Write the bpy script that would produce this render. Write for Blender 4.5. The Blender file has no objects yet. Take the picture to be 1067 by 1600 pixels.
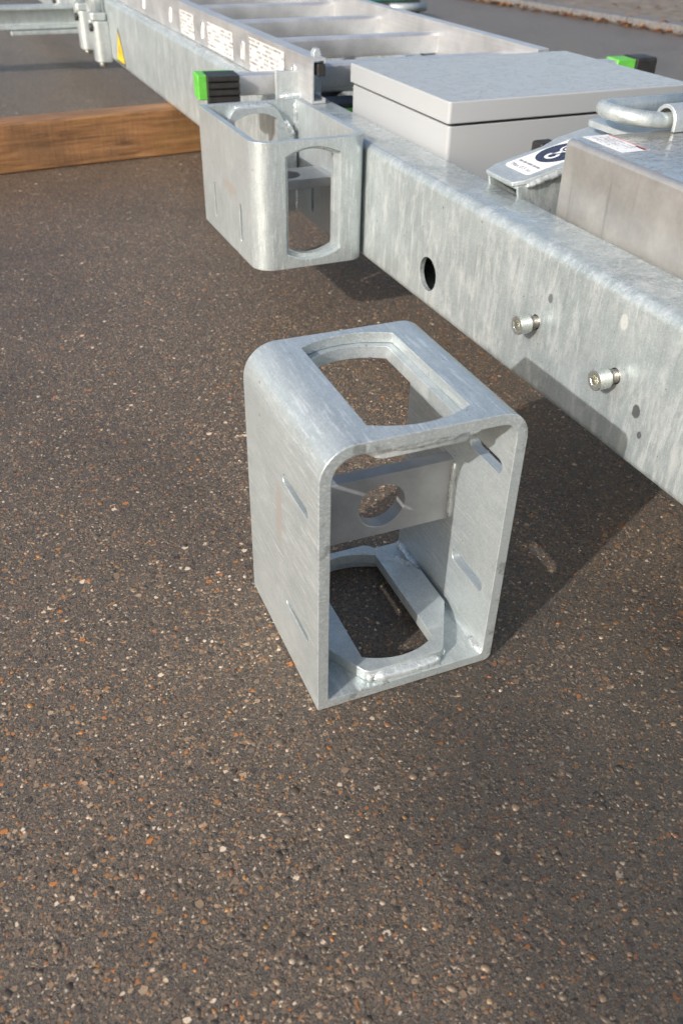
import bpy, bmesh, math, random
import numpy as np
from mathutils import Vector, Matrix, noise

R = math.radians
scene = bpy.context.scene
COL = scene.collection

# ------------------------------------------------------------------ camera
cam_d = bpy.data.cameras.new('camera')
cam = bpy.data.objects.new('camera', cam_d)
COL.objects.link(cam)
yaw, pitch, roll = -0.4275, 0.6343, 0.024
c, s = math.cos(yaw), math.sin(yaw)
rt = Vector((c, s, 0)); fw = Vector((-s, c, 0)); up = Vector((0, 0, 1))
f2 = fw * math.cos(pitch) - up * math.sin(pitch)
u2 = up * math.cos(pitch) + fw * math.sin(pitch)
r3 = rt * math.cos(roll) + u2 * math.sin(roll)
u3 = -rt * math.sin(roll) + u2 * math.cos(roll)
M = Matrix((r3, u3, -f2)).transposed().to_4x4()
M.translation = Vector((-0.2156, -0.0705, 0.5945))
cam.matrix_world = M
cam_d.sensor_fit = 'HORIZONTAL'
cam_d.sensor_width = 36.0
cam_d.lens = 1346.67 / 1067 * 36.0
cam_d.clip_start = 0.02
cam_d.clip_end = 2000
cam_d.dof.use_dof = True
cam_d.dof.focus_distance = 0.86
cam_d.dof.aperture_fstop = 13
scene.camera = cam

# ------------------------------------------------------------------ world, sun, exposure
SUN_EL, SUN_TO = R(27.0), R(25.3)          # shadows run towards +x, +25 deg
w = bpy.data.worlds.new('World'); scene.world = w; w.use_nodes = True
nt = w.node_tree; bg = nt.nodes['Background']
sky = nt.nodes.new('ShaderNodeTexSky'); sky.sky_type = 'NISHITA'; sky.sun_disc = False
sky.sun_elevation = SUN_EL
sky.sun_rotation = (R(90) - (SUN_TO + math.pi)) % (2 * math.pi)
sky.dust_density = 3.5; sky.air_density = 1.0
nt.links.new(sky.outputs[0], bg.inputs[0]); bg.inputs[1].default_value = 0.13
sl = bpy.data.lights.new('sun', 'SUN'); sl.energy = 3.15; sl.angle = R(0.7); sl.color = (1, 0.965, 0.925)
sun = bpy.data.objects.new('sun', sl); COL.objects.link(sun)
d = Vector((math.cos(SUN_TO) * math.cos(SUN_EL), math.sin(SUN_TO) * math.cos(SUN_EL), -math.sin(SUN_EL)))
sun.rotation_euler = d.to_track_quat('-Z', 'Y').to_euler()
sun.location = (-3, -2, 4)
vs = scene.view_settings
vs.view_transform = 'Standard'; vs.look = 'None'; vs.gamma = 1; vs.use_curve_mapping = False
vs.exposure = 0.42
scene.cycles.use_denoising = True
scene.cycles.max_bounces = 6
scene.cycles.adaptive_threshold = 0.02

# ------------------------------------------------------------------ material helpers
class NT:
    def __init__(self, name):
        self.m = bpy.data.materials.new(name); self.m.use_nodes = True
        self.t = self.m.node_tree; self.b = self.t.nodes['Principled BSDF']
        self._co = None
    def n(self, typ, **kw):
        nd = self.t.nodes.new(typ)
        for k, v in kw.items():
            if k in ('inp',):
                for i, x in v.items(): self.set(nd, i, x)
            else: setattr(nd, k, v)
        return nd
    def set(self, nd, i, x):
        if hasattr(x, 'is_linked') or isinstance(x, bpy.types.NodeSocket): self.t.links.new(x, nd.inputs[i])
        else: nd.inputs[i].default_value = x
    def co(self):
        if self._co is None: self._co = self.n('ShaderNodeTexCoord').outputs['Object']
        return self._co
    def map(self, scale=(1, 1, 1), rot=(0, 0, 0), loc=(0, 0, 0)):
        return self.n('ShaderNodeMapping', inp={'Vector': self.co(), 'Scale': scale, 'Rotation': rot, 'Location': loc}).outputs[0]
    def noise(self, scale, detail=4, rough=.55, vec=None, dist=0, out=0):
        return self.n('ShaderNodeTexNoise', inp={'Vector': vec or self.co(), 'Scale': scale, 'Detail': detail, 'Roughness': rough, 'Distortion': dist}).outputs[out]
    def vor(self, scale, vec=None, feature='F1', rnd=1.0):
        return self.n('ShaderNodeTexVoronoi', feature=feature, inp={'Vector': vec or self.co(), 'Scale': scale, 'Randomness': rnd})
    def ramp(self, fac, stops, interp='LINEAR'):
        nd = self.n('ShaderNodeValToRGB'); cr = nd.color_ramp; cr.interpolation = interp
        while len(cr.elements) < len(stops): cr.elements.new(0.5)
        for e, (p, col) in zip(cr.elements, stops):
            e.position = p
            e.color = (col, col, col, 1) if isinstance(col, (int, float)) else (*col, 1)
        self.t.links.new(fac, nd.inputs[0]); return nd.outputs[0]
    def mix(self, fac, a, b, blend='MIX'):
        nd = self.n('ShaderNodeMix', data_type='RGBA', blend_type=blend)
        for i, x in ((0, fac), (6, a), (7, b)):
            if isinstance(x, bpy.types.NodeSocket): self.t.links.new(x, nd.inputs[i])
            elif i == 0: nd.inputs[0].default_value = x
            else: nd.inputs[i].default_value = (*x, 1) if not isinstance(x, (int, float)) else (x, x, x, 1)
        return nd.outputs[2]
    def math(self, op, a, b=None, clamp=False):
        nd = self.n('ShaderNodeMath', operation=op, use_clamp=clamp)
        for i, x in ((0, a), (1, b)):
            if x is None: continue
            if isinstance(x, bpy.types.NodeSocket): self.t.links.new(x, nd.inputs[i])
            else: nd.inputs[i].default_value = x
        return nd.outputs[0]
    def bump(self, h, strength=.3, dist=.002, normal=None):
        nd = self.n('ShaderNodeBump', inp={'Strength': strength, 'Distance': dist, 'Height': h})
        if normal is not None: self.t.links.new(normal, nd.inputs['Normal'])
        return nd.outputs[0]
    def out(self, **kw):
        names = {'col': 'Base Color', 'rough': 'Roughness', 'metal': 'Metallic', 'nrm': 'Normal', 'spec': 'Specular IOR Level',
                 'coat': 'Coat Weight', 'coatr': 'Coat Roughness', 'coatn': 'Coat Normal'}
        for k, v in kw.items():
            i = names[k]
            if isinstance(v, bpy.types.NodeSocket): self.t.links.new(v, self.b.inputs[i])
            elif k == 'col': self.b.inputs[i].default_value = (*v, 1)
            else: self.b.inputs[i].default_value = v
        return self.m

def up_mask(k):
    """1 where the true face points up: rain water lies there"""
    g = k.n('ShaderNodeNewGeometry').outputs['True Normal']
    z = k.n('ShaderNodeSeparateXYZ', inp={0: g}).outputs[2]
    return k.ramp(z, [(.90, 0), (.98, 1)])

def mat_galv(name, streak_scale, streak_rot=(0, 0, 0), dark=(.36, .395, .405), light=(.60, .63, .63), streak=.55,
             wet=True, stains=(), grime=False, bloom=.4, bloom_scale=(130, 130, 46), rough=(.30, .52), metal=.5, seed=0, darkst=.5, bmp=.2, sharp=(.50, .66), sdist=0.0):
    k = NT(name)
    L = (seed * 3.1, seed * 1.7, seed * 2.3)
    base = k.noise(11, 3, .6, k.map(loc=L))
    mott = k.noise(95, 5, .75, k.map(loc=L))
    fac = k.math('ADD', k.math('MULTIPLY', base, .6), k.math('MULTIPLY', mott, .45))
    col = k.ramp(fac, [(.36, dark), (.66, light)])
    st = k.noise(1, 5, .72, k.map(streak_scale, streak_rot, L), dist=sdist)
    area = k.ramp(k.noise(6, 2, .5, k.map(loc=(L[1], 4, 2))), [(.38, .25), (.62, 1)])
    stm = k.ramp(st, [(sharp[0], 0), (sharp[1], 1)])
    col = k.mix(k.math('MULTIPLY', k.math('MULTIPLY', stm, area), streak), col, (.72, .755, .75))
    col = k.mix(k.math('MULTIPLY', k.ramp(st, [(.33, 1), (.42, 0)]), darkst), col, (.30, .335, .345))
    spk = k.noise(560, 3, .75, k.map(loc=L))
    col = k.mix(k.ramp(spk, [(.54, 0), (.66, .38)]), col, (.76, .79, .79))
    col = k.mix(k.ramp(spk, [(.33, .38), (.45, 0)]), col, (.27, .30, .31))
    fl = k.noise(170, 1, .5, k.map(loc=(3, 3, 3)))
    col = k.mix(k.ramp(fl, [(.75, 0), (.79, .7)]), col, (.12, .12, .12))
    blm = k.noise(1, 6, .80, k.map(tuple(x * .36 for x in bloom_scale), loc=(2.2, 8.1, L[2])), dist=.5)
    col = k.mix(k.math('MULTIPLY', k.ramp(blm, [(.50, 0), (.62, 1)]), bloom), col, (.70, .73, .725))
    sp = k.n('ShaderNodeSeparateXYZ', inp={0: k.co()})
    for cx, cy, cz, ry, rz, scol, sst in stains:
        dy = k.math('DIVIDE', k.math('SUBTRACT', sp.outputs[1], cy), ry)
        dz = k.math('DIVIDE', k.math('SUBTRACT', sp.outputs[2], cz), rz)
        dx = k.math('MULTIPLY', k.math('SUBTRACT', sp.outputs[0], cx), 300)
        dd = k.math('ADD', k.math('ADD', k.math('MULTIPLY', dy, dy), k.math('MULTIPLY', dz, dz)), k.math('MULTIPLY', dx, dx))
        dd = k.math('ADD', dd, k.math('MULTIPLY', mott, .9))
        mk = k.ramp(dd, [(.80, 1), (1.30, 0)])
        col = k.mix(k.math('MULTIPLY', mk, sst), col, scol)
    if grime:
        g1 = k.math('MULTIPLY', k.ramp(sp.outputs[1], [(.0015, 1), (.006, 0)]), k.ramp(k.noise(48, 6, .72), [(.57, 0), (.63, 1)]))
        col = k.mix(k.math('MULTIPLY', g1, .5), col, (.14, .14, .135))
    rr = k.n('ShaderNodeMapRange', inp={0: k.math('ADD', k.math('MULTIPLY', mott, .6), k.math('MULTIPLY', st, .4)), 1: .3, 2: .7, 3: rough[0], 4: rough[1]}).outputs[0]
    h = k.math('ADD', k.math('MULTIPLY', st, .5), k.math('ADD', k.math('MULTIPLY', mott, .5), k.math('MULTIPLY', fl, .12)))
    um = up_mask(k) if wet else None
    nrm = k.bump(h, k.math('MULTIPLY', k.math('SUBTRACT', 1.15, um), bmp) if wet else bmp, .0022)
    if wet:
        wn = k.noise(1, 2, .5, k.map((45, 90, 45)), dist=.6)
        drops = k.ramp(wn, [(.55, 0), (.64, 1)])
        film = k.math('MULTIPLY', um, k.ramp(k.noise(7, 3), [(.42, 0), (.52, 1)]))
        rr = k.mix(k.math('MULTIPLY', film, .8), rr, .12)
        nrm = k.bump(k.math('MULTIPLY', drops, film), .22, .0012, nrm)
    return k.out(col=col, rough=rr, metal=metal, nrm=nrm)

def mat_plain(name, col, rough=.5, metal=0, var=.12, scale=30, bump=.05, spec=.5, bscale=200):
    k = NT(name)
    n_ = k.noise(scale, 5, .6)
    a = tuple(x * (1 - var) for x in col); b = tuple(min(1, x * (1 + var)) for x in col)
    cc = k.ramp(n_, [(.35, a), (.65, b)])
    rr = k.n('ShaderNodeMapRange', inp={0: k.noise(scale * 2.3, 4), 1: .3, 2: .7, 3: max(.05, rough - .08), 4: rough + .08}).outputs[0]
    return k.out(col=cc, rough=rr, metal=metal, nrm=k.bump(k.noise(bscale, 3), bump, .001), spec=spec)

def mat_paint(name, col, drops):
    k = NT(name)
    cc = k.mix(k.math('MULTIPLY', k.noise(14, 4), .25), col, tuple(x * .78 for x in col))
    nrm = k.bump(k.noise(600, 2), .05, .0006)
    rr = .38
    if drops:
        um = up_mask(k)
        a = k.noise(1, 3, .6, k.map((75, 140, 75), (0, 0, R(12))), dist=.6)
        dr = k.math('MULTIPLY', k.ramp(a, [(.53, 0), (.60, 1)]), um)
        rr = k.mix(k.math('MULTIPLY', um, .9), .38, k.mix(dr, .22, .08))
        nrm = k.bump(dr, .45, .0014, nrm)
    else:
        rr = k.mix(k.noise(20, 3), .32, .46)
    return k.out(col=cc, rough=rr, nrm=nrm)

def mat_stainless():
    k = NT('stainless_steel')
    sp = k.n('ShaderNodeSeparateXYZ', inp={0: k.co()})
    run = k.noise(1, 2, .5, k.map((1, 75, 3.5), loc=(0, 3.7, .4)), dist=.35)
    cl = k.noise(18, 3, .6)
    col = k.ramp(k.math('ADD', k.math('MULTIPLY', cl, .7), k.math('MULTIPLY', k.noise(160, 3), .3)), [(.35, (.47, .455, .43)), (.65, (.59, .575, .55))])
    rm = k.ramp(run, [(.67, 0), (.70, 1)])
    col = k.mix(k.math('MULTIPLY', rm, .3), col, (.33, .315, .29))
    rr = k.n('ShaderNodeMapRange', inp={0: cl, 1: .3, 2: .7, 3: .34, 4: .5}).outputs[0]
    rr = k.mix(rm, rr, .32)
    um = up_mask(k)
    wv = k.noise(1, 4, .6, k.map((70, 120, 50), (0, 0, R(25))), dist=1.0)
    dr = k.math('MULTIPLY', k.ramp(wv, [(.53, 0), (.60, 1)]), um)
    rr = k.mix(k.math('MULTIPLY', um, .8), rr, .16)
    nrm = k.bump(k.noise(1, 3, .6, k.map((400, 30, 400))), .06, .0006)
    nrm = k.bump(dr, .5, .0016, nrm)
    return k.out(col=col, rough=rr, metal=.75, nrm=nrm)

def mat_alu():
    k = NT('aluminium')
    n1 = k.noise(25, 5, .6)
    br = k.noise(1, 3, .6, k.map((300, 6, 300)))
    col = k.ramp(k.math('ADD', k.math('MULTIPLY', n1, .6), k.math('MULTIPLY', br, .4)), [(.35, (.56, .56, .57)), (.65, (.72, .72, .72))])
    rr = k.n('ShaderNodeMapRange', inp={0: n1, 1: .3, 2: .7, 3: .32, 4: .48}).outputs[0]
    return k.out(col=col, rough=rr, metal=.7, nrm=k.bump(br, .1, .0006))

def mat_wood():
    k = NT('timber_wood')
    v = k.map((1.6, 26, 26), loc=(.3, 0, 0))
    g = k.noise(3.2, 6, .65, v, dist=1.0)
    g2 = k.noise(9, 4, .6, k.map((1.2, 45, 45)))
    big = k.noise(5, 4, .6)
    col = k.ramp(g, [(.30, (.12, .055, .023)), (.5, (.29, .138, .055)), (.72, (.44, .235, .105))])
    col = k.mix(k.ramp(g2, [(.56, 0), (.7, .7)]), col, (.07, .034, .017))
    col = k.mix(k.math('MULTIPLY', k.ramp(big, [(.45, 0), (.62, 1)]), .5), col, (.27, .155, .05))
    kn = k.vor(1, k.map((3.4, 13, 13), loc=(.37, .2, .31)))
    col = k.mix(k.ramp(kn.outputs['Distance'], [(.05, .85), (.16, 0)]), col, (.055, .022, .009))
    saw = k.noise(1, 3, .6, k.map((120, 6, 14), (0, R(8), 0)))
    col = k.mix(k.math('MULTIPLY', k.ramp(saw, [(.52, 0), (.66, 1)]), .10), col, (.42, .27, .14))
    drt = k.noise(4.5, 4, .65, k.map((1, 2, 2), loc=(2, 0, 0)))
    col = k.mix(k.math('MULTIPLY', k.ramp(drt, [(.48, 0), (.66, 1)]), .55), col, (.10, .062, .035))
    crk = k.noise(1, 3, .6, k.map((2.2, 60, 60), loc=(1.3, .4, .8)), dist=.5)
    col = k.mix(k.ramp(crk, [(.66, 0), (.70, .9)]), col, (.03, .015, .008))
    nrm = k.bump(k.math('ADD', g, k.math('ADD', g2, saw)), .6, .002)
    return k.out(col=col, rough=k.n('ShaderNodeMapRange', inp={0: g, 1: .3, 2: .7, 3: .45, 4: .7}).outputs[0], nrm=nrm)

STONE_COLS = [(0.090, 0.070, 0.051), (0.156, 0.115, 0.078), (0.228, 0.162, 0.105), (0.120, 0.095, 0.071), (0.276, 0.190, 0.115), (0.186, 0.140, 0.098),
              (0.348, 0.169, 0.053), (0.456, 0.175, 0.041), (0.384, 0.266, 0.156), (0.540, 0.420, 0.295), (0.144, 0.116, 0.088), (0.240, 0.108, 0.053), (0.744, 0.595, 0.434)]

def darker(k):
    """darker patch by the near right corner, with a ragged edge, and a few weaker ones elsewhere"""
    ln = k.n('ShaderNodeVectorMath', operation='DISTANCE', inp={0: k.co(), 1: DARKER_AT}).outputs['Value']
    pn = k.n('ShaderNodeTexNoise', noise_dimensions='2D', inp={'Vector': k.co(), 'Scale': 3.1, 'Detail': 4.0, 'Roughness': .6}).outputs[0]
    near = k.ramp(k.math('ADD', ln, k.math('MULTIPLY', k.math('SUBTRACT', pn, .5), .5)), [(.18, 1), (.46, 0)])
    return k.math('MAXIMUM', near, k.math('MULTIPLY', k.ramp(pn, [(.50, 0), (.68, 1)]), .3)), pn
DARKER_AT = (.25, .11, 0)  # centre of the patch where ground and stone colours get darker

def mat_asphalt():
    k = NT('asphalt_surface')
    def noise2(sc, det, ro=.6, out=0, vec=None):
        nd = k.n('ShaderNodeTexNoise', noise_dimensions='2D', inp={'Vector': vec or k.co(), 'Scale': sc, 'Detail': det, 'Roughness': ro})
        return nd.outputs[out]
    pal = lambda f: k.ramp(f, [(0, (0.071, 0.054, 0.040)), (.13, (0.167, 0.123, 0.085)), (.27, (0.271, 0.192, 0.126)), (.38, (0.120, 0.091, 0.070)),
                               (.50, (0.223, 0.156, 0.103)), (.60, (0.351, 0.237, 0.143)), (.68, (0.159, 0.119, 0.087)), (.77, (0.414, 0.203, 0.070)),
                               (.82, (0.207, 0.152, 0.109)), (.89, (0.510, 0.358, 0.224)), (.945, (0.574, 0.216, 0.055)), (.972, (0.876, 0.691, 0.503))], 'CONSTANT')
    wob = k.n('ShaderNodeVectorMath', operation='MULTIPLY_ADD', inp={0: noise2(330, 1, .5, 1), 1: (.003, .003, 0), 2: k.co()}).outputs[0]
    fine = noise2(1100, 2, .7)
    col = k.ramp(fine, [(.42, (.008, .0072, .0064)), (.67, (.225, .177, .133))])
    hts = k.math('MULTIPLY', fine, .45)
    for sc, cut, hgt, kp in ((560, .50, .55, .80), (290, .46, .9, .55), (140, .40, 1.2, .20)):
        nd = k.n('ShaderNodeTexVoronoi', voronoi_dimensions='2D', inp={'Vector': wob, 'Scale': sc})
        bw = k.n('ShaderNodeSeparateColor', inp={0: nd.outputs['Color']})
        keep = k.math('LESS_THAN', bw.outputs[0], kp)
        thr = k.math('MULTIPLY', k.math('ADD', bw.outputs[1], .45), cut)
        m = k.math('MULTIPLY', k.math('SUBTRACT', thr, nd.outputs['Distance']), 7, True)
        m = k.math('MULTIPLY', m, keep)
        col = k.mix(m, col, k.mix(k.math('MULTIPLY', fine, .45), pal(bw.outputs[2]), (.06, .045, .033)))
        hts = k.math('MAXIMUM', hts, k.math('MULTIPLY', m, k.math('MULTIPLY', k.math('ADD', bw.outputs[1], .3), hgt)))
    darkm, pn = darker(k)
    col = k.mix(k.math('MULTIPLY', darkm, .70), col, (.014, .0128, .0125))
    rr = k.n('ShaderNodeMapRange', inp={0: noise2(420, 2), 1: .3, 2: .7, 3: .22, 4: .58}).outputs[0]
    nrm = k.bump(hts, 1.0, .0030)
    return k.out(col=col, rough=rr, nrm=nrm, spec=.75)

def mat_stone():
    k = NT('aggregate_stone')
    a = k.n('ShaderNodeAttribute', attribute_name='Col').outputs[0]
    col = k.mix(k.math('MULTIPLY', k.noise(600, 3), .55), a, (.06, .05, .042))
    col = k.mix(k.math('MULTIPLY', darker(k)[0], .40), col, (.014, .0125, .012))
    return k.out(col=col, rough=k.n('ShaderNodeMapRange', inp={0: k.noise(300, 2), 1: .3, 2: .7, 3: .25, 4: .55}).outputs[0], nrm=k.bump(k.noise(1400, 2), .3, .0006))

def mat_leaf():
    k = NT('fallen_leaf')
    a = k.n('ShaderNodeAttribute', attribute_name='Col').outputs[0]
    return k.out(col=k.mix(k.math('MULTIPLY', k.noise(80, 3), .4), a, (.09, .04, .015)), rough=.6)

def mat_thread():
    k = NT('zinc_thread')
    w_ = k.n('ShaderNodeTexWave', wave_type='BANDS', bands_direction='X', inp={'Vector': k.co(), 'Scale': 170.0, 'Distortion': 0.2}).outputs[0]
    return k.out(col=k.ramp(w_, [(.2, (.16, .15, .13)), (.8, (.58, .56, .50))]), rough=.35, metal=.8, nrm=k.bump(w_, .6, .001))

def mat_print(name, lines_axis, density, dark=(.12, .12, .13), paper=(.80, .80, .79)):
    """flat print: rows of small illegible type on white paper"""
    k = NT(name)
    sp = k.n('ShaderNodeSeparateXYZ', inp={0: k.co()})
    row = k.math('FRACT', k.math('MULTIPLY', sp.outputs[lines_axis[1]], density))
    rowid = k.math('FLOOR', k.math('MULTIPLY', sp.outputs[lines_axis[1]], density))
    v = k.n('ShaderNodeCombineXYZ', inp={0: k.math('MULTIPLY', sp.outputs[lines_axis[0]], 260), 1: k.math('MULTIPLY', rowid, 7.3), 2: 0.0}).outputs[0]
    wd = k.noise(1.0, 2, .6, v)
    v2 = k.n('ShaderNodeCombineXYZ', inp={0: k.math('MULTIPLY', sp.outputs[lines_axis[0]], 28), 1: k.math('MULTIPLY', rowid, 3.1), 2: 4.0}).outputs[0]
    blk = k.ramp(k.noise(1.0, 1, .5, v2), [(.48, 0), (.50, 1)])
    m = k.math('MULTIPLY', k.math('MULTIPLY', k.math('LESS_THAN', row, .5), k.math('GREATER_THAN', wd, .46)), blk)
    return k.out(col=k.mix(k.math('MULTIPLY', m, .8), paper, dark), rough=.4)

MT = {}
MT['galv_beam'] = mat_galv('galvanised_beam', (150, 150, 17), seed=1, streak=.75, sdist=.35, bloom=.55, dark=(.32, .37, .38), light=(.47, .53, .535), stains=[(.3574, .4915, .175, .0085, .011, (.13, .135, .14), .95), (.3574, .480, .155, .0045, .006, (.13, .135, .14), .9), (.3574, .6526, .2305, .006, .008, (.16, .17, .17), .8), (.3574, .535, .252, .008, .012, (.82, .83, .80), .6), (.3574, .808, .215, .003, .035, (.33, .36, .36), .6), (.3574, .672, .186, .017, .020, (.44, .45, .44), .45), (.3574, .531, .186, .017, .020, (.44, .45, .44), .45)])
MT['galv_bracket'] = mat_galv('galvanised_bracket', (300, 30, 520), (R(-7), 0, 0), seed=2, streak=.7, darkst=.35, bmp=.14, sharp=(.53, .61), stains=[(0, .093, .153, .0115, .048, (.50, .465, .42), .75)], grime=True, bloom=.16, bloom_scale=(110, 110, 110),
                              dark=(.40, .45, .46), light=(.495, .545, .555), wet=False, rough=(.26, .42))
MT['galv_plate'] = mat_galv('galvanised_plate', (30, 30, 30), seed=3, streak=.2, darkst=.15, bmp=.12, dark=(.40, .445, .455), light=(.53, .575, .58), wet=False, rough=(.28, .45))
MT['galv_far'] = mat_galv('galvanised_fitting', (40, 40, 10), seed=4, streak=.4, dark=(.36, .41, .415), light=(.52, .57, .57))
MT['weld'] = mat_galv('galvanised_weld', (90, 90, 90), seed=5, streak=.5, dark=(.46, .50, .51), light=(.62, .655, .66), wet=False, rough=(.2, .36))
MT['cross'] = mat_plain('grey_cross_plate', (.31, .315, .32), .42, .35, .16, 22, .08)
MT['zinc'] = mat_plain('zinc_plated_bolt', (.62, .64, .60), .28, .85, .1, 120, .05)
MT['socket'] = mat_plain('socket_steel', (.45, .43, .30), .25, .9, .3, 200, .1)
MT['thread'] = mat_thread()
MT['alu'] = mat_alu()
MT['paint'] = mat_paint('grey_enclosure_paint', (.385, .40, .41), True)
MT['paint_body'] = mat_paint('grey_enclosure_body_paint', (.375, .39, .40), False)
MT['gasket'] = mat_plain('black_gasket', (.02, .02, .02), .6)
MT['stainless'] = mat_stainless()
MT['wood'] = mat_wood()
MT['rubber'] = mat_plain('black_rubber', (.022, .021, .020), .5, 0, .25, 60, .15)
MT['green'] = mat_plain('green_plastic', (.12, .47, .06), .45, 0, .14, 60, .08)
MT['yellow'] = mat_plain('yellow_sticker', (.80, .55, .01), .4, 0, .05, 40, .0)
MT['ink'] = mat_plain('black_print', (.02, .02, .022), .45, 0, .1, 40, .0)
MT['navy'] = mat_plain('dark_blue_print', (.032, .034, .06), .3, 0, .25, 120, .1)
MT['white'] = mat_plain('white_sticker', (.82, .82, .82), .35, 0, .03, 40, .0)
MT['red'] = mat_plain('red_print', (.55, .05, .05), .4, 0, .03, 40, .0)
MT['greyprint'] = mat_plain('grey_print', (.25, .25, .27), .4, 0, .03, 40, .0)
MT['rail_print'] = mat_print('rail_sticker_print', (1, 2), 130, paper=(.60, .60, .59))
MT['box_print'] = mat_print('box_label_print', (1, 0), 330)
MT['asphalt'] = mat_asphalt()
MT['stone'] = mat_stone()
MT['leaf'] = mat_leaf()
MT['kerb'] = mat_plain('granite_kerb', (.155, .15, .145), .6, 0, .3, 60, .4, bscale=90)
MT['pave'] = mat_plain('brown_pavement', (.185, .15, .115), .7, 0, .35, 18, .5, bscale=120)
MT['darkmetal'] = mat_plain('dark_painted_metal', (.10, .10, .095), .5, .2, .3, 15, .1)
MT['teal'] = mat_plain('teal_paint', (.04, .33, .24), .45, 0, .1, 30, .03)

# ------------------------------------------------------------------ mesh helpers
def link(o, parent=None):
    COL.objects.link(o)
    if parent is not None: o.parent = parent
    return o
def obj(name, me, mat, parent=None):
    o = bpy.data.objects.new(name, me)
    if mat is not None and not me.materials: me.materials.append(MT[mat] if isinstance(mat, str) else mat)
    return link(o, parent)
def thing(name, label, cat, loc=(0, 0, 0), rot=(0, 0, 0), group=None):
    o = bpy.data.objects.new(name, None); o.empty_display_size = .05
    o.location = loc; o.rotation_euler = rot
    o['label'] = label; o['category'] = cat
    if group: o['group'] = group
    return link(o)
def from_bm(bm, name):
    bmesh.ops.recalc_face_normals(bm, faces=bm.faces)
    me = bpy.data.meshes.new(name); bm.to_mesh(me); bm.free(); return me
def finish(me, bevel=0, seg=2, cutters=(), angle=35, sub=None):
    """boolean cuts + rounded edges, evaluated to a plain mesh"""
    o = bpy.data.objects.new('tmp', me); COL.objects.link(o); tmp = [o]
    for cm in cutters:
        co = bpy.data.objects.new('cut', cm); COL.objects.link(co); tmp.append(co)
        m = o.modifiers.new('b', 'BOOLEAN'); m.operation = 'DIFFERENCE'; m.solver = 'EXACT'; m.object = co
    if bevel:
        m = o.modifiers.new('v', 'BEVEL'); m.width = bevel; m.segments = seg; m.limit_method = 'ANGLE'; m.angle_limit = R(angle)
        m.harden_normals = True; m.use_clamp_overlap = True
    dg = bpy.context.evaluated_depsgraph_get(); dg.update()
    r = bpy.data.meshes.new_from_object(o.evaluated_get(dg), preserve_all_data_layers=True, depsgraph=dg)
    for t in tmp: bpy.data.objects.remove(t)
    r.materials.clear()
    return r
def prism(pts, axis, lo, hi, name='prism', smooth=True):
    """closed 2-D outline pts swept along axis 0/1/2; the outline lives in the other two axes in order"""
    bm = bmesh.new()
    def P(a, b, h):
        v = [0, 0, 0]; o = [i for i in range(3) if i != axis]; v[o[0]], v[o[1]], v[axis] = a, b, h; return bm.verts.new(v)
    A = [P(a, b, lo) for a, b in pts]; B = [P(a, b, hi) for a, b in pts]; n = len(pts)
    for i in range(n): bm.faces.new((A[i], A[(i + 1) % n], B[(i + 1) % n], B[i])).smooth = smooth
    bm.faces.new(A).smooth = smooth; bm.faces.new(B).smooth = smooth
    return from_bm(bm, name)
def tube_prism(outer, inner, axis, lo, hi, name='tube'):
    """outer and inner outlines with the same number of points"""
    bm = bmesh.new(); o_ = [i for i in range(3) if i != axis]
    def P(p, h):
        v = [0, 0, 0]; v[o_[0]], v[o_[1]], v[axis] = p[0], p[1], h; return bm.verts.new(v)
    Ao = [P(p, lo) for p in outer]; Bo = [P(p, hi) for p in outer]; Ai = [P(p, lo) for p in inner]; Bi = [P(p, hi) for p in inner]
    n = len(outer)
    for i in range(n):
        j = (i + 1) % n
        for q in ((Ao[i], Ao[j], Bo[j], Bo[i]), (Ai[j], Ai[i], Bi[i], Bi[j]), (Ao[j], Ao[i], Ai[i], Ai[j]), (Bo[i], Bo[j], Bi[j], Bi[i])):
            bm.faces.new(q).smooth = True
    return from_bm(bm, name)
def rrect(x0, x1, y0, y1, r, seg=8):
    """rounded rectangle, r = one radius or four (x0y0, x1y0, x1y1, x0y1)"""
    rs = (r,) * 4 if isinstance(r, (int, float)) else r
    out = []
    for (cx, cy, sx, sy, a0), q in zip(((x0, y0, 1, 1, 180), (x1, y0, -1, 1, 270), (x1, y1, -1, -1, 0), (x0, y1, 1, -1, 90)), rs):
        for i in range(seg + 1):
            a = R(a0 + 90 * i / seg)
            out.append((cx + sx * q + q * math.cos(a), cy + sy * q + q * math.sin(a)))
    return out
def box(x0, x1, y0, y1, z0, z1, bevel=.001, seg=2, name='box', cutters=()):
    return finish(prism([(x0, y0), (x1, y0), (x1, y1), (x0, y1)], 2, z0, z1, name), bevel, seg, cutters)
def circ(cx, cy, r, n=32, rb=None):
    return [(cx + r * math.cos(2 * math.pi * i / n), cy + (rb or r) * math.sin(2 * math.pi * i / n)) for i in range(n)]
def capsule(a0, a1, b, r, n=8):
    """slot outline running along the first axis"""
    out = []
    for i in range(n + 1):
        t = R(-90 + 180 * i / n); out.append((a1 - r + r * math.cos(t), b + r * math.sin(t)))
    for i in range(n + 1):
        t = R(90 + 180 * i / n); out.append((a0 + r + r * math.cos(t), b + r * math.sin(t)))
    return out
def window_outline(x0, x1, y0, y1, bulge, n=12):
    """straight sides along y, both ends arched outwards"""
    out = []
    for i in range(n + 1):
        t = i / n; out.append((x0 + (x1 - x0) * t, y0 - bulge * (1 - (2 * t - 1) ** 2)))
    for i in range(n + 1):
        t = i / n; out.append((x1 + (x0 - x1) * t, y1 + bulge * (1 - (2 * t - 1) ** 2)))
    return out
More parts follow.
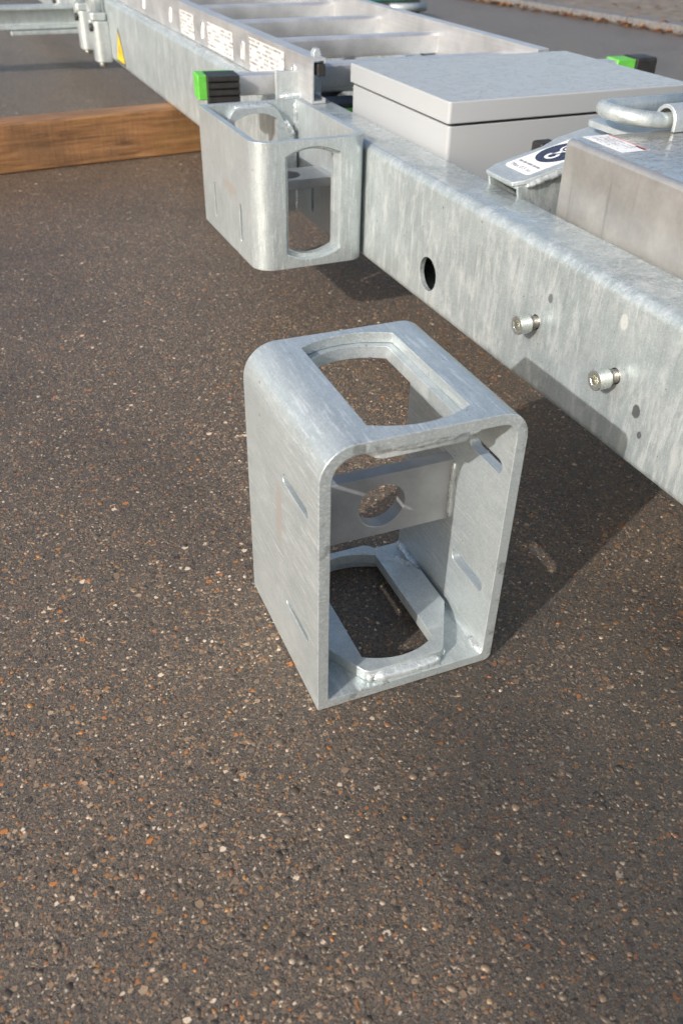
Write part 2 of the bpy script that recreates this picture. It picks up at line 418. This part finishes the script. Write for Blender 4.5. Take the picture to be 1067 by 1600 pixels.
def bead(path, r, name='bead', jitter=.22, seed=0, sides=8, step=.0022, flat=1.0):
    """a lumpy weld bead along a polyline"""
    pts = []; P = [Vector(p) for p in path]
    for a, b in zip(P[:-1], P[1:]):
        n = max(2, int((b - a).length / step))
        for i in range(n): pts.append(a.lerp(b, i / n))
    pts.append(P[-1])
    bm = bmesh.new(); rings = []; N = len(pts)
    for i, p in enumerate(pts):
        t = (pts[min(i + 1, N - 1)] - pts[max(i - 1, 0)]).normalized()
        u = t.orthogonal().normalized(); v = t.cross(u)
        e = min(1, .45 + .55 * min(i, N - 1 - i) / 2.5)
        rp = .05 * math.sin(i * 2.1)
        ring = []
        for k in range(sides):
            a = 2 * math.pi * k / sides
            q = u * math.cos(a) + v * math.sin(a)
            j = 1 + jitter * noise.noise((p + q * r) * 170 + Vector((seed * 7.7, 0, 0))) + rp
            ring.append(bm.verts.new(p + q * r * e * j))
        rings.append(ring)
    for A, B in zip(rings[:-1], rings[1:]):
        for k in range(sides): bm.faces.new((A[k], A[(k + 1) % sides], B[(k + 1) % sides], B[k])).smooth = True
    bm.faces.new(rings[0]); bm.faces.new(rings[-1])
    return from_bm(bm, name)
def pipe(path, r, sides=16, closed=False, name='pipe'):
    P = [Vector(p) for p in path]; N = len(P); bm = bmesh.new(); rings = []; u = None
    for i, p in enumerate(P):
        a = P[(i - 1) % N] if closed or i else p; b = P[(i + 1) % N] if closed or i < N - 1 else p
        t = (b - a).normalized()
        u = t.orthogonal().normalized() if u is None else (u - t * u.dot(t)).normalized()
        v = t.cross(u)
        rings.append([bm.verts.new(p + (u * math.cos(2 * math.pi * k / sides) + v * math.sin(2 * math.pi * k / sides)) * r) for k in range(sides)])
    for i in range(N if closed else N - 1):
        A, B = rings[i], rings[(i + 1) % N]
        for k in range(sides): bm.faces.new((A[k], A[(k + 1) % sides], B[(k + 1) % sides], B[k])).smooth = True
    if not closed: bm.faces.new(rings[0]); bm.faces.new(rings[-1])
    return from_bm(bm, name)

# ------------------------------------------------------------------ setting: ground
def grid_plane(x0, x1, y0, y1, z, name):
    bm = bmesh.new()
    bm.faces.new([bm.verts.new(p) for p in ((x0, y0, z), (x1, y0, z), (x1, y1, z), (x0, y1, z))])
    return from_bm(bm, name)
g = obj('asphalt_ground', grid_plane(-300, 300, -300, 300, 0, 'asphalt_ground'), 'asphalt'); g['kind'] = 'structure'

def stones():
    rng = np.random.default_rng(7)
    t = (1 + 5 ** .5) / 2
    V = np.array([(-1, t, 0), (1, t, 0), (-1, -t, 0), (1, -t, 0), (0, -1, t), (0, 1, t), (0, -1, -t), (0, 1, -t), (t, 0, -1), (t, 0, 1), (-t, 0, -1), (-t, 0, 1)], float)
    V /= np.linalg.norm(V[0])
    F = np.array([(0, 11, 5), (0, 5, 1), (0, 1, 7), (0, 7, 10), (0, 10, 11), (1, 5, 9), (5, 11, 4), (11, 10, 2), (10, 7, 6), (7, 1, 8), (3, 9, 4), (3, 4, 2), (3, 2, 6), (3, 6, 8), (3, 8, 9), (4, 9, 5), (2, 4, 11), (6, 2, 10), (8, 6, 7), (9, 8, 1)])
    n = 90000
    y = rng.uniform(-.02, 1.25, n); x = rng.uniform(-.70, .80, n)
    # keep what the camera's footprint can show, thinning out with distance
    dist = np.hypot(x + .2156, y + .0705)
    ok = (x > -.36 - .42 * y) & (x < .16 + .75 * y) & (rng.uniform(0, 1, n) < np.clip(1.25 - .75 * dist, .2, 1))
    x, y = x[ok], y[ok]; n = len(x)
    ins = (x > -.021) & (x < .157) & (y > .395) & (y < .583)
    x, y = x[~ins], y[~ins]; n = len(x)
    rad = np.clip(rng.lognormal(math.log(.00112), .46, n), .0005, .0040)
    sq = rng.uniform(.65, 1.35, (n, 1, 3)); sq[:, :, 2] = rng.uniform(.24, .42, (n, 1))
    jit = rng.uniform(.78, 1.22, (n, 12, 1))
    P = V[None] * jit * sq * rad[:, None, None]
    a = rng.uniform(0, 6.283, n); ca, sa = np.cos(a)[:, None], np.sin(a)[:, None]
    X = P[..., 0] * ca - P[..., 1] * sa + x[:, None]; Y = P[..., 0] * sa + P[..., 1] * ca + y[:, None]
    Z = P[..., 2] + (-rad * .12 + rng.uniform(-.0002, .0002, n))[:, None]
    verts = np.stack([X, Y, Z], -1).reshape(-1, 3)
    faces = (F[None] + (np.arange(n) * 12)[:, None, None]).reshape(-1, 3)
    pw = np.array([11, 13, 9, 10, 6, 9, 3.2, 1.5, 4, 1.5, 9, 2.6, .7]); pw = pw / pw.sum()
    ci = rng.choice(len(STONE_COLS), n, p=pw)
    cols = np.array(STONE_COLS)[ci] * rng.uniform(.75, 1.25, (n, 1))
    cols = np.concatenate([cols, np.ones((n, 1))], 1).repeat(12, 0)
    me = bpy.data.meshes.new('loose_aggregate')
    me.vertices.add(len(verts)); me.vertices.foreach_set('co', verts.ravel())
    me.loops.add(len(faces) * 3); me.loops.foreach_set('vertex_index', faces.ravel().astype(np.int32))
    me.polygons.add(len(faces)); me.polygons.foreach_set('loop_start', np.arange(len(faces), dtype=np.int32) * 3)
    me.update(calc_edges=True)
    at = me.color_attributes.new('Col', 'FLOAT_COLOR', 'POINT'); at.data.foreach_set('color', cols.ravel())
    return me
so = obj('aggregate_stones', stones(), 'stone'); so['kind'] = 'stuff'
so['label'] = 'small coloured stones bedded in the wet brown asphalt'; so['category'] = 'gravel'

# kerb, pavement, leaves at the far right
KA, KB = Vector((3.03, 5.26, 0)), Vector((3.28, 3.67, 0))
kd = (KB - KA).normalized(); kn = Vector((-kd.y, kd.x, 0))
if kn.x < 0: kn = -kn
def kpt(t, off, z): p = KA + kd * t + kn * off; return (p.x, p.y, z)
kb = thing('kerb', '', ''); del kb['label']; del kb['category']; kb['kind'] = 'structure'
kst = finish(prism([(0, 0), (.395, 0), (.395, .12), (0, .12)], 2, -.1, .035, 'kerb_stone'), .008, 2)
kst.materials.append(MT['kerb'])
rnd = random.Random(3)
for i in range(-8, 16):
    o = bpy.data.objects.new('kerb_stone', kst); link(o, kb)
    o.location = kpt(i * .4, .04, rnd.uniform(-.004, .004))
    o.rotation_euler = (0, 0, math.atan2(kd.y, kd.x) + rnd.uniform(-.006, .006))
bm = bmesh.new()
bm.faces.new([bm.verts.new(kpt(*p)) for p in ((-30, .155, .028), (30, .155, .028), (30, 40, .028), (-30, 40, .028))])
pv = obj('pavement', from_bm(bm, 'pavement'), 'pave'); pv['kind'] = 'structure'
def leaves():
    rng = random.Random(11); bm = bmesh.new(); cl = bm.verts.layers.float_color.new('Col')
    cs = [(.30, .11, .03), (.22, .10, .04), (.14, .07, .03), (.35, .17, .05), (.10, .06, .03)]
    for i in range(1500):
        t = rng.uniform(-3, 6)
        off = rng.gauss(.0, .022) if rng.random() < .8 else rng.uniform(.05, 2.0)
        z = .002 + rng.uniform(0, .012) if off < .04 else .036 + rng.uniform(0, .01)
        p = Vector(kpt(t, off, z)); a = rng.uniform(0, 6.28); L = rng.uniform(.010, .026); W_ = L * rng.uniform(.4, .7)
        ex = Vector((math.cos(a), math.sin(a), rng.uniform(-.3, .3))) * L; ey = Vector((-math.sin(a), math.cos(a), rng.uniform(-.3, .3))) * W_
        up_ = Vector((0, 0, L * .3)); c4 = (*rng.choice(cs), 1)
        vs_ = [bm.verts.new(q) for q in (p - ex, p - ex * .2 + ey + up_, p + ex, p - ex * .2 - ey + up_ * .7)]
        for v in vs_: v[cl] = c4
        bm.faces.new(vs_[:3]); bm.faces.new((vs_[0], vs_[2], vs_[3]))
    me = bpy.data.meshes.new('leaf_litter'); bm.to_mesh(me); bm.free(); return me
lo = obj('leaf_litter', leaves(), 'leaf'); lo['kind'] = 'stuff'
lo['label'] = 'orange brown fallen leaves lying along the kerb'; lo['category'] = 'leaves'

# ------------------------------------------------------------------ galvanised frame
BX0, BX1, BZ0, BZ1 = .3574, .4344, .1126, .2833
frame = thing('steel_frame', 'long galvanised steel frame of rectangular beams resting on the timber', 'steel frame', (.39, 1.0, BZ0))
def world_part(name, me, mat, parent, label=None):
    """mesh given in world metres, kept under an unrotated empty"""
    o = obj(name, me, mat, parent); o.matrix_parent_inverse = Matrix.Translation(-Vector(parent.location))
    if label: o['label'] = label
    return o
def beam_mesh(x0, x1, y0, y1, holes=()):
    me = tube_prism(rrect(x0, x1, BZ0, BZ1, .013), rrect(x0 + .007, x1 - .007, BZ0 + .007, BZ1 - .007, .006), 1, y0, y1, 'beam')
    cut = [prism(circ(y, z, r, 40), 0, x0 - .02, x0 + .03, 'cut') for y, z, r in holes]
    return finish(me, .0008, 2, cut, 40)
nb = world_part('beam', beam_mesh(BX0, BX1, -.7, 6.0, [(.923, .1615, .0228), (.672, .1955, .0085), (.531, .1955, .0085)]), 'galv_beam', frame,
                'near beam with a round hole and two bolts')
world_part('beam', beam_mesh(.775, .852, -.7, 6.0), 'galv_beam', frame)
for y0, y1 in ((.25, .33), (.62, .70), (1.02, 1.10), (1.26, 1.34)):
    world_part('cross_member', box(BX1 - .002, .777, y0, y1, .135, .185, .003), 'galv_beam', frame)
def bolt(y, z, rot):
    b = world_part('bolt', prism(circ(0, 0, .0072, 24), 0, -.011, .02, 'shank'), 'thread', frame)
    b.matrix_parent_inverse = Matrix.Identity(4); b.location = Vector((BX0, y, z)) - Vector(frame.location)
    b.rotation_euler = (rot, 0, 0)
    hexc = prism([(.0062 * math.cos(R(60 * i)), .0062 * math.sin(R(60 * i))) for i in range(6)], 0, -.030, -.0165, 'cut')
    hm = finish(prism(circ(0, 0, .0108, 40), 0, -.0255, -.0105, 'head'), .0011, 3, [hexc], 40)
    obj('head', hm, 'zinc', b)
    obj('socket', prism([(.0063 * math.cos(R(60 * i)), .0063 * math.sin(R(60 * i))) for i in range(6)], 0, -.0168, -.0155, 's'), 'socket', b)
bolt(.672, .1955, .3); bolt(.531, .1955, .9)

# retaining angle welded on the beam top
world_part('stop_plate', box(.343, .428, 1.470, 1.478, BZ1 - .004, .326, .002), 'galv_plate', frame)
world_part('weld_bead', bead([(.348, 1.467, BZ1 + .003), (.424, 1.467, BZ1 + .003)], .006, seed=3), 'weld', frame)

# outrigger arm at the far left with its clamps
OY = 3.50
world_part('outrigger', finish(prism([(OY + a_, z_) for a_, z_ in ((0, .148), (.08, .148), (.08, .158), (.045, .158), (.045, .207), (.08, .207), (.08, .217), (0, .217), (0, .207), (.037, .207), (.037, .158), (0, .158))], 0, -1.6, BX0 - .001, 'outrigger'), .002), 'galv_far', frame)
world_part('foot_plate', box(.105, .335, OY - .02, OY + .09, .132, .146, .003), 'galv_far', frame)
for y in (3.06, 3.32, 3.80):
    cl = world_part('clamp', finish(prism(rrect(BX0 - .047, BX0 - .001, y - .036, y + .036, (.022, .002, .002, .022)), 2, .108, .222, 'clamp'), .002), 'galv_plate', frame)
    obj('clamp_bolt', prism(circ(BX0 - .025, y, .012, 20), 2, .092, .108, 'nut'), 'zinc', cl)
    obj('side_bolt', prism(circ(y - .012, .205, .012, 20), 0, BX0 - .056, BX0 - .045, 'bolt'), 'rubber', cl)
    obj('collar', finish(prism(rrect(BX0 - .053, BX0 - .001, y - .030, y + .030, .015), 2, .2225, .245, 'collar'), .004), 'galv_plate', cl)
    obj('pin', prism(circ(BX0 - .026, y, .017, 24), 2, .2452, .315, 'pin'), 'galv_plate', cl)
    obj('loop', pipe([(BX0 - .026, y + .085 + .034 * math.cos(R(t)), .235 + .052 * math.sin(R(t))) for t in range(0, 360, 12)], .010, 12, True), 'galv_far', cl)
# warning triangle on the beam
def tri_sticker():
    x = BX0 - .0008
    def face(pts, dx, name, mat, par=None):
        bm = bmesh.new(); bm.faces.new([bm.verts.new((x - dx, y, z)) for y, z in pts])
        me = from_bm(bm, name)
        if par is None: return world_part(name, me, mat, frame)
        return obj(name, me, mat, par)
    cy, zb, h = 2.885, .125, .098
    t = face([(cy - .062, zb), (cy + .062, zb), (cy, zb + h)], 0, 'warning_sticker', 'ink')
    face([(cy - .053, zb + .005), (cy + .053, zb + .005), (cy, zb + h - .012)], .0006, 'yellow_field', 'yellow', t)
    face([(cy - .004, zb + .05), (cy + .004, zb + .05), (cy + .012, zb + .032), (cy + .003, zb + .032), (cy + .002, zb + .012), (cy - .008, zb + .034), (cy - .001, zb + .034)], .0012, 'flash_symbol', 'ink', t)
tri_sticker()

# sloping lifting arm with the hook sticker, support plate and lifting ring (all on the frame)
arm = world_part('lifting_arm', finish(tube_prism([(.828, 0), (.897, 0), (.897, -.060), (.828, -.060)], [(.832, -.004), (.893, -.004), (.893, -.056), (.832, -.056)], 0, 0, .26, 'arm'), .0012), 'galv_beam', frame)
sl_ = math.atan2(.0195, .085)
arm_m = Matrix.Translation((.418, 0, .296)) @ Matrix.Rotation(-sl_, 4, 'Y')
arm.matrix_parent_inverse = Matrix.Translation(-Vector(frame.location)) @ arm_m
def arm_part(name, me, mat, par=None): return obj(name, me, mat, par or arm)
arm_part('top_plate', finish(prism([(-.004, .834), (.010, .826), (.14, .822), (.25, .822), (.25, .905), (.115, .912), (.085, .902), (.015, .902), (-.004, .894)], 2, 0, .006, 'plate'), .0018), 'galv_plate')
arm_part('weld_bead', bead([(.012, .827, -.002), (.05, .825, -.001), (.12, .823, -.002), (.2, .823, -.001)], .0042, seed=8, jitter=.5), 'weld')
stk = arm_part('hook_sticker', prism(rrect(.020, .128, .836, .890, .007, 5), 2, .0062, .0066, 's', False), 'white')
arm_part('round_field', prism(circ(.086, .863, .0335, 40, .0245), 2, .0067, .0070, 's', False), 'navy', stk)
def ringface(cx, cy, r0, r1, a0, a1, z, name, mat, n=28, ky=.8):
    bm = bmesh.new(); A = []
    for i in range(n + 1):
        a = R(a0 + (a1 - a0) * i / n)
        A.append((bm.verts.new((cx + r0 * math.cos(a), cy + r0 * ky * math.sin(a), z)), bm.verts.new((cx + r1 * math.cos(a), cy + r1 * ky * math.sin(a), z))))
    for p, q in zip(A[:-1], A[1:]): bm.faces.new((p[0], p[1], q[1], q[0]))
    return arm_part(name, from_bm(bm, name), mat, stk)
ringface(.101, .863, .0105, .0135, 0, 360, .0073, 'ring_symbol', 'white')
bm = bmesh.new(); bm.faces.new([bm.verts.new((x, y, .0073)) for x, y in ((.094, .859), (.103, .858), (.103, .856), (.110, .863), (.103, .870), (.103, .868), (.094, .867))])
arm_part('arrow_symbol', from_bm(bm, 'arrow'), 'white', stk)
ringface(.073, .862, .0055, .0105, 60, 330, .0073, 'hook_symbol', 'white', 24)
bm = bmesh.new(); bm.faces.new([bm.verts.new((x, y, .0073)) for x, y in ((.076, .8685), (.080, .866), (.091, .8655), (.090, .861), (.083, .860))])
arm_part('hook_shank', from_bm(bm, 'shank'), 'white', stk)
def text(body, size, mat, parent, loc, rot, name='lettering'):
    cu = bpy.data.curves.new('t', 'FONT'); cu.body = body; cu.size = size; cu.align_x = 'CENTER'; cu.align_y = 'CENTER'; cu.resolution_u = 3
    o = bpy.data.objects.new('t', cu); COL.objects.link(o)
    dg = bpy.context.evaluated_depsgraph_get(); dg.update()
    me = bpy.data.meshes.new_from_object(o.evaluated_get(dg)); bpy.data.objects.remove(o); me.materials.clear()
    t = obj(name, me, mat, parent); t.location = loc; t.rotation_euler = rot; return t
text('Max 0.5 to', .0095, 'greyprint', stk, (.028, .863, .0071), (0, 0, R(-90)))
for (a, b) in ((.841, .848), (.8495, .855), (.857, .867), (.869, .876), (.878, .885)):
    arm_part('print_line', prism([(.0385, a), (.0425, a), (.0425, b), (.0385, b)], 2, .0067, .0069, 'p', False), 'greyprint', stk)

world_part('support_plate', finish(prism(rrect(.548, .80, .79, .885, .010), 2, .346, .354, 'plate'), .002), 'galv_plate', frame)
world_part('support_web', box(.60, .61, .80, .89, .16, .347, .001), 'galv_plate', frame)
world_part('latch_block', box(.545, .575, .965, .99, .280, .306, .004), 'rubber', frame)

# ------------------------------------------------------------------ lifting ring and its strap
ring = thing('lifting_ring', 'thick galvanised oval ring held by a strap behind the stainless box', 'ring', (.58, .82, .3545))
path = [(.75, .773, .3725)]
for i in range(15):
    a = R(-90 - 180 * i / 14); path.append((.570 + .042 * math.cos(a), .815 + .042 * math.sin(a), .3725 + .004 * math.sin(R(180 * i / 14))))
path.append((.75, .857, .3725))
world_part('ring_bar', pipe(path, .0092, 20), 'galv_far', ring)
strap_pts_o, strap_pts_i = [], []
for i in range(13):
    a = R(180 * i / 12); strap_pts_o.append((.773 + .0185 * math.cos(a), .372 + .0185 * math.sin(a))); strap_pts_i.append((.773 + .0135 * math.cos(a), .372 + .0135 * math.sin(a)))
outl = [(.7915, .3625)] + strap_pts_o + [(.7545, .3625), (.7595, .3625)] + strap_pts_i[::-1] + [(.7865, .3625)]
world_part('strap', finish(prism(outl, 0, .574, .75, 'strap'), .0012), 'galv_plate', ring)

# ------------------------------------------------------------------ window brackets
W, D, H, T = .175, .1817, .2708, .010
WX0, WX1 = .0465, .1325
def bracket_meshes():
    ms = []
    outer = rrect(0, W, 0, H, (.0015, .007, .025, .030), 10); inner = rrect(T, W - T, T, H - T, (.003, .005, .015, .020), 10)
    shell = tube_prism(outer, inner, 1, 0, D, 'shell')
    cuts = [prism(window_outline(WX0, WX1, .0225, .1605, .0115, 14), 2, -.05, H + .05, 'c'),
            prism(capsule(.023, .081, .199, .0045), 0, -.03, .03, 'c'), prism(capsule(.023, .079, .066, .0034), 0, -.03, .03, 'c'),
            prism(capsule(.014, .065, .209, .0064), 0, W - .03, W + .03, 'c'), prism(capsule(.017, .072, .078, .0064), 0, W - .03, W + .03, 'c')]
    ms.append(('shell', finish(shell, .0011, 2, cuts, 35), 'galv_bracket', None))
    oct_ = [(.054, .007), (.123, .007), (.1285, .0105), (.1595, .066), (.1595, .117), (.127, .171), (.121, .1755), (.056, .1755), (.050, .171), (.0175, .117), (.0175, .066), (.0485, .0105)]
    win = window_outline(.0535, .1255, .0265, .1565, .0105, 14)
    for z0, z1 in ((H - T - .0125, H - T - .0002), (T + .0002, T + .0125)):
        ms.append(('window_plate', finish(prism(oct_, 2, z0, z1, 'wp'), .0008, 2, [prism(win, 2, z0 - .02, z1 + .02, 'c')], 35), 'galv_plate', None))
    hole = prism(circ(.0945, .1415, .0225, 40), 1, 0, D, 'c')
    ms.append(('cross_plate', box(T - .001, W - T + .001, .086, .101, .1095, .175, .0012, 2, 'cp', [hole]), 'cross', None))
    b = [[(.056, .0075, T + .004), (.075, .0065, T + .003), (.10, .0065, T + .003), (.124, .0075, T + .003)],
         [(.050, .011, T + .003), (.058, .0075, T + .006)],
         [(.1285, .011, T + .003), (.133, .018, T + .002)],
         [(.1565, .124, T + .006), (.148, .138, T + .008), (.138, .153, T + .007)],
         [(W - T - .001, .002, T + .002), (W - T - .001, .022, T + .002)],
         [(W - T, .0845, .112), (W - T, .0845, .173)], [(T, .0845, .112), (T, .0845, .173)],
         [(.056, .1755, T + .003), (.121, .1755, T + .003)],
         [(.060, .0075, H - T - .004), (.118, .0075, H - T - .004)], [(.056, .1755, H - T - .004), (.121, .1755, H - T - .004)],
         [(W - T - .001, D - .05, T + .001), (W - T - .001, D - .004, T + .001)], [(T + .001, D - .03, T + .001), (T + .001, D - .004, T + .001)]]
    rs = [.0058, .0062, .004, .0062, .0042, .0036, .0036, .0045, .004, .0045, .0052, .004]
    for i, (p, r) in enumerate(zip(b, rs)): ms.append(('weld_bead', bead(p, r, seed=i, jitter=.45 if i in (1, 3) else (.10 if i in (5, 6) else .25)), 'weld', None))
    return ms
BM_ = bracket_meshes()
def bracket(label, loc, rot):
    t = thing('window_bracket', label, 'bracket', loc, rot, 'galvanised window brackets')
    for nm, me, mt, _ in BM_: obj(nm, me, mt, t)
    return t
bracket('loose galvanised bracket with arched windows standing alone on the asphalt', (-.01995, .3995, .0008), (0, 0, -.0204))
bracket('galvanised bracket with arched windows mounted against the side of the beam', (.1797, 1.3879, .1175), (R(90), 0, 0))
# pad between the hanging bracket and the beam
world_part('mounting_pad', box(.1797 + W - .0005, BX0 + .001, 1.19, 1.33, .14, .26, .001), 'galv_plate', frame)

# ------------------------------------------------------------------ ladder lying on the frame
LZ0, LZ1 = BZ1 + .001, .3535
lad = thing('ladder', 'long aluminium ladder with green and black feet lying flat on the frame', 'ladder', (.6, 1.41, LZ0))
RUNGS = [1.49 + .281 * i for i in range(14)]
cuts = [prism([(y + a, z) for a, z in capsule(0, 0, 0, 0)] if False else [(y + .0085 * math.cos(R(a)), .314 + (.011 if a < 180 else -.011) + .0085 * math.sin(R(a))) for a in list(range(0, 181, 20)) + list(range(180, 361, 20))], 0, .36, .3875, 'c') for y in RUNGS[:6]]
def stile(x0, x1, inner_open, cutters=(), y0=1.405):
    tk = .003
    if inner_open > 0:   # web on the x0 side, lips towards +x
        pts = [(x0, LZ0), (x1, LZ0), (x1, LZ0 + .008), (x1 - .003, LZ0 + .008), (x1 - .003, LZ0 + .004), (x0 + .003, LZ0 + .004), (x0 + .003, LZ1 - .004), (x1 - .003, LZ1 - .004), (x1 - .003, LZ1 - .008), (x1, LZ1 - .008), (x1, LZ1), (x0, LZ1)]
    else:
        pts = [(x0, LZ0), (x1, LZ0), (x1, LZ1), (x0, LZ1), ]
    return finish(prism(pts, 1, y0, 5.6, 'stile'), .0009, 2, cutters, 40)
world_part('stile', stile(.3835, .408, 1, cuts), 'alu', lad)
world_part('stile', stile(.815, .839, 0, (), 1.385), 'alu', lad)
rung_o = [(-.015, .295), (.015, .295), (.017, .301), (.017, .329), (.013, .333), (-.013, .333), (-.017, .329), (-.017, .301)]
rung_me = finish(tube_prism(rung_o, [(a * .87, .314 + (b - .314) * .88) for a, b in rung_o], 0, .3868, .8155, 'rung'), .0004)
rung_me.materials.append(MT['alu'])
tube_me = tube_prism([(.0078 * math.cos(R(a)), .314 + (.0115 if a < 180 else -.0115) + .0078 * math.sin(R(a))) for a in list(range(0, 180, 20)) + list(range(180, 360, 20))],
                     [(.0055 * math.cos(R(a)), .314 + (.0105 if a < 180 else -.0105) + .0055 * math.sin(R(a))) for a in list(range(0, 180, 20)) + list(range(180, 360, 20))], 0, .3815, .388, 'end')
tube_me.materials.append(MT['alu'])
for i, y in enumerate(RUNGS):
    o = bpy.data.objects.new('rung', rung_me); link(o, lad); o.matrix_parent_inverse = Matrix.Translation(-Vector(lad.location)); o.location = (0, y, 0)
    if i < 6:
        e = bpy.data.objects.new('rung_end', tube_me); link(e, o)
# end plugs
world_part('end_plug', box(.392, .4065, 1.401, 1.42, LZ1 - .027, LZ1 - .008, .002), 'rubber', lad)
world_part('hook_tab', finish(prism([(.398, .345), (.412, .345), (.412, .352), (.408, .364), (.400, .364), (.396, .358)], 1, 1.43, 1.445, 'tab'), .0015), 'galv_plate', lad)
# crossbar with end feet
cb = thing_rot = world_part('crossbar', finish(prism(rrect(1.487, 1.519, .2855, .319, .004, 3), 0, .262, 1.06, 'crossbar'), .0004), 'alu', lad)
piv = Matrix.Translation((.39, 1.5, 0)) @ Matrix.Rotation(R(-5.7), 4, 'Z') @ Matrix.Translation((-.39, -1.5, 0))
cb.matrix_parent_inverse = Matrix.Translation(-Vector(lad.location)) @ piv
def foot(x0, x1, sgn):
    f = obj('end_cap', box(min(x0, x0 + sgn * .066), max(x0, x0 + sgn * .066), 1.483, 1.527, .282, .3215, .002), 'green', cb)
    xa, xb = sorted((x0 + sgn * .014, x0 + sgn * .068))
    bm = bmesh.new(); pts = []
    y0, y1, z0, z1 = 1.463, 1.4825, .268, .3225
    n = 5; prof = [(y1, z0), (y1, .3218), (1.513, .3218), (1.513, z1)]
    for i in range(n):
        za = z1 - (z1 - z0) * i / n; zb = z1 - (z1 - z0) * (i + 1) / n
        prof += [(y0, za - .0005), (y0, zb + .003), (y0 + .005, zb + .002), (y0 + .005, zb + .0005)]
    obj('rubber_foot', finish(prism(prof, 0, xa, xb, 'foot'), .0006), 'rubber', cb)
foot(.214, 0, 1); 
ff = obj('end_cap', box(1.035, 1.075, 1.483, 1.527, .282, .3215, .002), 'green', cb)
obj('rubber_foot', finish(prism(rrect(1.478, 1.530, .279, .324, .006), 0, 1.075, 1.120, 'foot'), .002), 'rubber', cb)
# stickers on the rail
def rail_sticker(y0, y1, z0, z1):
    bm = bmesh.new(); x = .3826
    bm.faces.new([bm.verts.new(p) for p in ((x, y0, z0), (x, y1, z0), (x, y1, z1), (x, y0, z1))])
    world_part('sticker', from_bm(bm, 'sticker'), 'rail_print', lad)
rail_sticker(1.535, 1.728, .2875, .345); rail_sticker(1.832, 2.014, .2875, .338); rail_sticker(2.12, 2.24, .2875, .338)

# folded foot below the crossbar, inside the frame
ft = thing('folded_foot', 'black foot block with green trim beside the beam behind the mounted bracket', 'foot block', (.475, 1.49, .185))
world_part('block', box(.440, .52, 1.46, 1.54, .185, .268, .006), 'rubber', ft)
world_part('green_trim', finish(tube_prism(rrect(.462, .518, .205, .262, .004, 3), rrect(.466, .514, .209, .258, .003, 3), 1, 1.452, 1.462, 'trim'), .0005), 'green', ft)
world_part('rib', box(.470, .510, 1.450, 1.461, .215, .228, .002), 'rubber', ft)
world_part('rib', box(.470, .510, 1.450, 1.461, .236, .249, .002), 'rubber', ft)
# dark hose arch below the ladder
hp = [(.58 + .13 * math.cos(R(a)), 1.60 + .02 * math.cos(R(a)), .19 + .105 * math.sin(R(a))) for a in range(0, 360, 10)]
hz = thing('hose_coil', 'black hose loop standing below the ladder rungs behind the grey enclosure', 'hose', (.58, 1.6, .085))
world_part('hose', pipe(hp, .017, 14, True), 'rubber', hz)

# ------------------------------------------------------------------ grey enclosure
enc = thing('enclosure_box', 'light grey steel enclosure with wet lid between the frame beams', 'enclosure', (.4400, 1.043, .185), (0, 0, R(0.4)))
EW, ED = .43, .33
obj('body', finish(prism(rrect(.0035, EW - .0035, .0035, ED - .0035, .006, 4), 2, 0, .133, 'body'), .002), 'paint_body', enc)
obj('gasket', prism(rrect(.008, EW - .008, .008, ED - .008, .004, 3), 2, .1332, .1362, 'gasket', False), 'gasket', enc)
obj('lid', finish(prism(rrect(0, EW, 0, ED, .005, 4), 2, .1363, .1655, 'lid'), .0022, 3), 'paint', enc)
# ------------------------------------------------------------------ stainless box
sb = thing('stainless_box', 'stainless steel box with white label standing beside the beam at the right edge', 'steel box', (.4405, .78, .185), (0, 0, R(-1.5)))
obj('casing', finish(prism([(0, -.62), (.42, -.62), (.42, 0), (0, 0)], 2, 0, .177, 'casing'), .007, 4), 'stainless', sb)
lb = obj('label_sticker', prism([(.020, -.078), (.056, -.078), (.056, -.004), (.020, -.004)], 2, .1772, .1774, 'label', False), 'white', sb)
obj('print_area', prism([(.025, -.066), (.050, -.066), (.050, -.012), (.025, -.012)], 2, .17745, .1776, 'print', False), 'box_print', lb)
obj('red_stripe', prism([(.0537, -.077), (.0552, -.077), (.0552, -.006), (.0537, -.006)], 2, .17745, .1776, 'stripe', False), 'red', lb)
obj('black_mark', prism([(.0495, -.0775), (.0527, -.0775), (.0527, -.060), (.0495, -.060)], 2, .17762, .1777, 'mark', False), 'ink', lb)

# ------------------------------------------------------------------ timber and far equipment
tim = bpy.data.objects.new('timber_beam', finish(prism([(-1.4, 0), (1.3, 0), (1.3, .075), (-1.4, .075)], 2, 0, BZ0 - .0005, 'timber'), .005, 3))
tim.data.materials.append(MT['wood']); link(tim)
tim.location = (.15, 2.262, .0005); tim.rotation_euler = (0, 0, R(6.2))
tim['label'] = 'brown squared timber lying on the asphalt under the beam'; tim['category'] = 'timber'

eq = thing('equipment_block', 'low dark machine block with teal top standing behind the ladder', 'machine', (2.0, 4.6, 0))
world_part('body', box(1.55, 2.27, 4.54, 5.2, .015, .092, .006), 'darkmetal', eq)
world_part('top_plate', box(1.53, 2.24, 4.53, 5.22, .0925, .115, .004), 'teal', eq)
world_part('roller', prism(circ(4.515, .060, .020, 20), 0, 2.08, 2.285, 'roller'), 'galv_far', eq)
for x in (1.62, 2.22): world_part('foot', prism(circ(x, 4.57, .025, 16), 2, 0, .02, 'foot'), 'rubber', eq)
for x in (1.66, 1.80, 1.95): world_part('bracket', box(x, x + .025, 4.525, 4.542, .02, .08, .001), 'galv_far', eq)
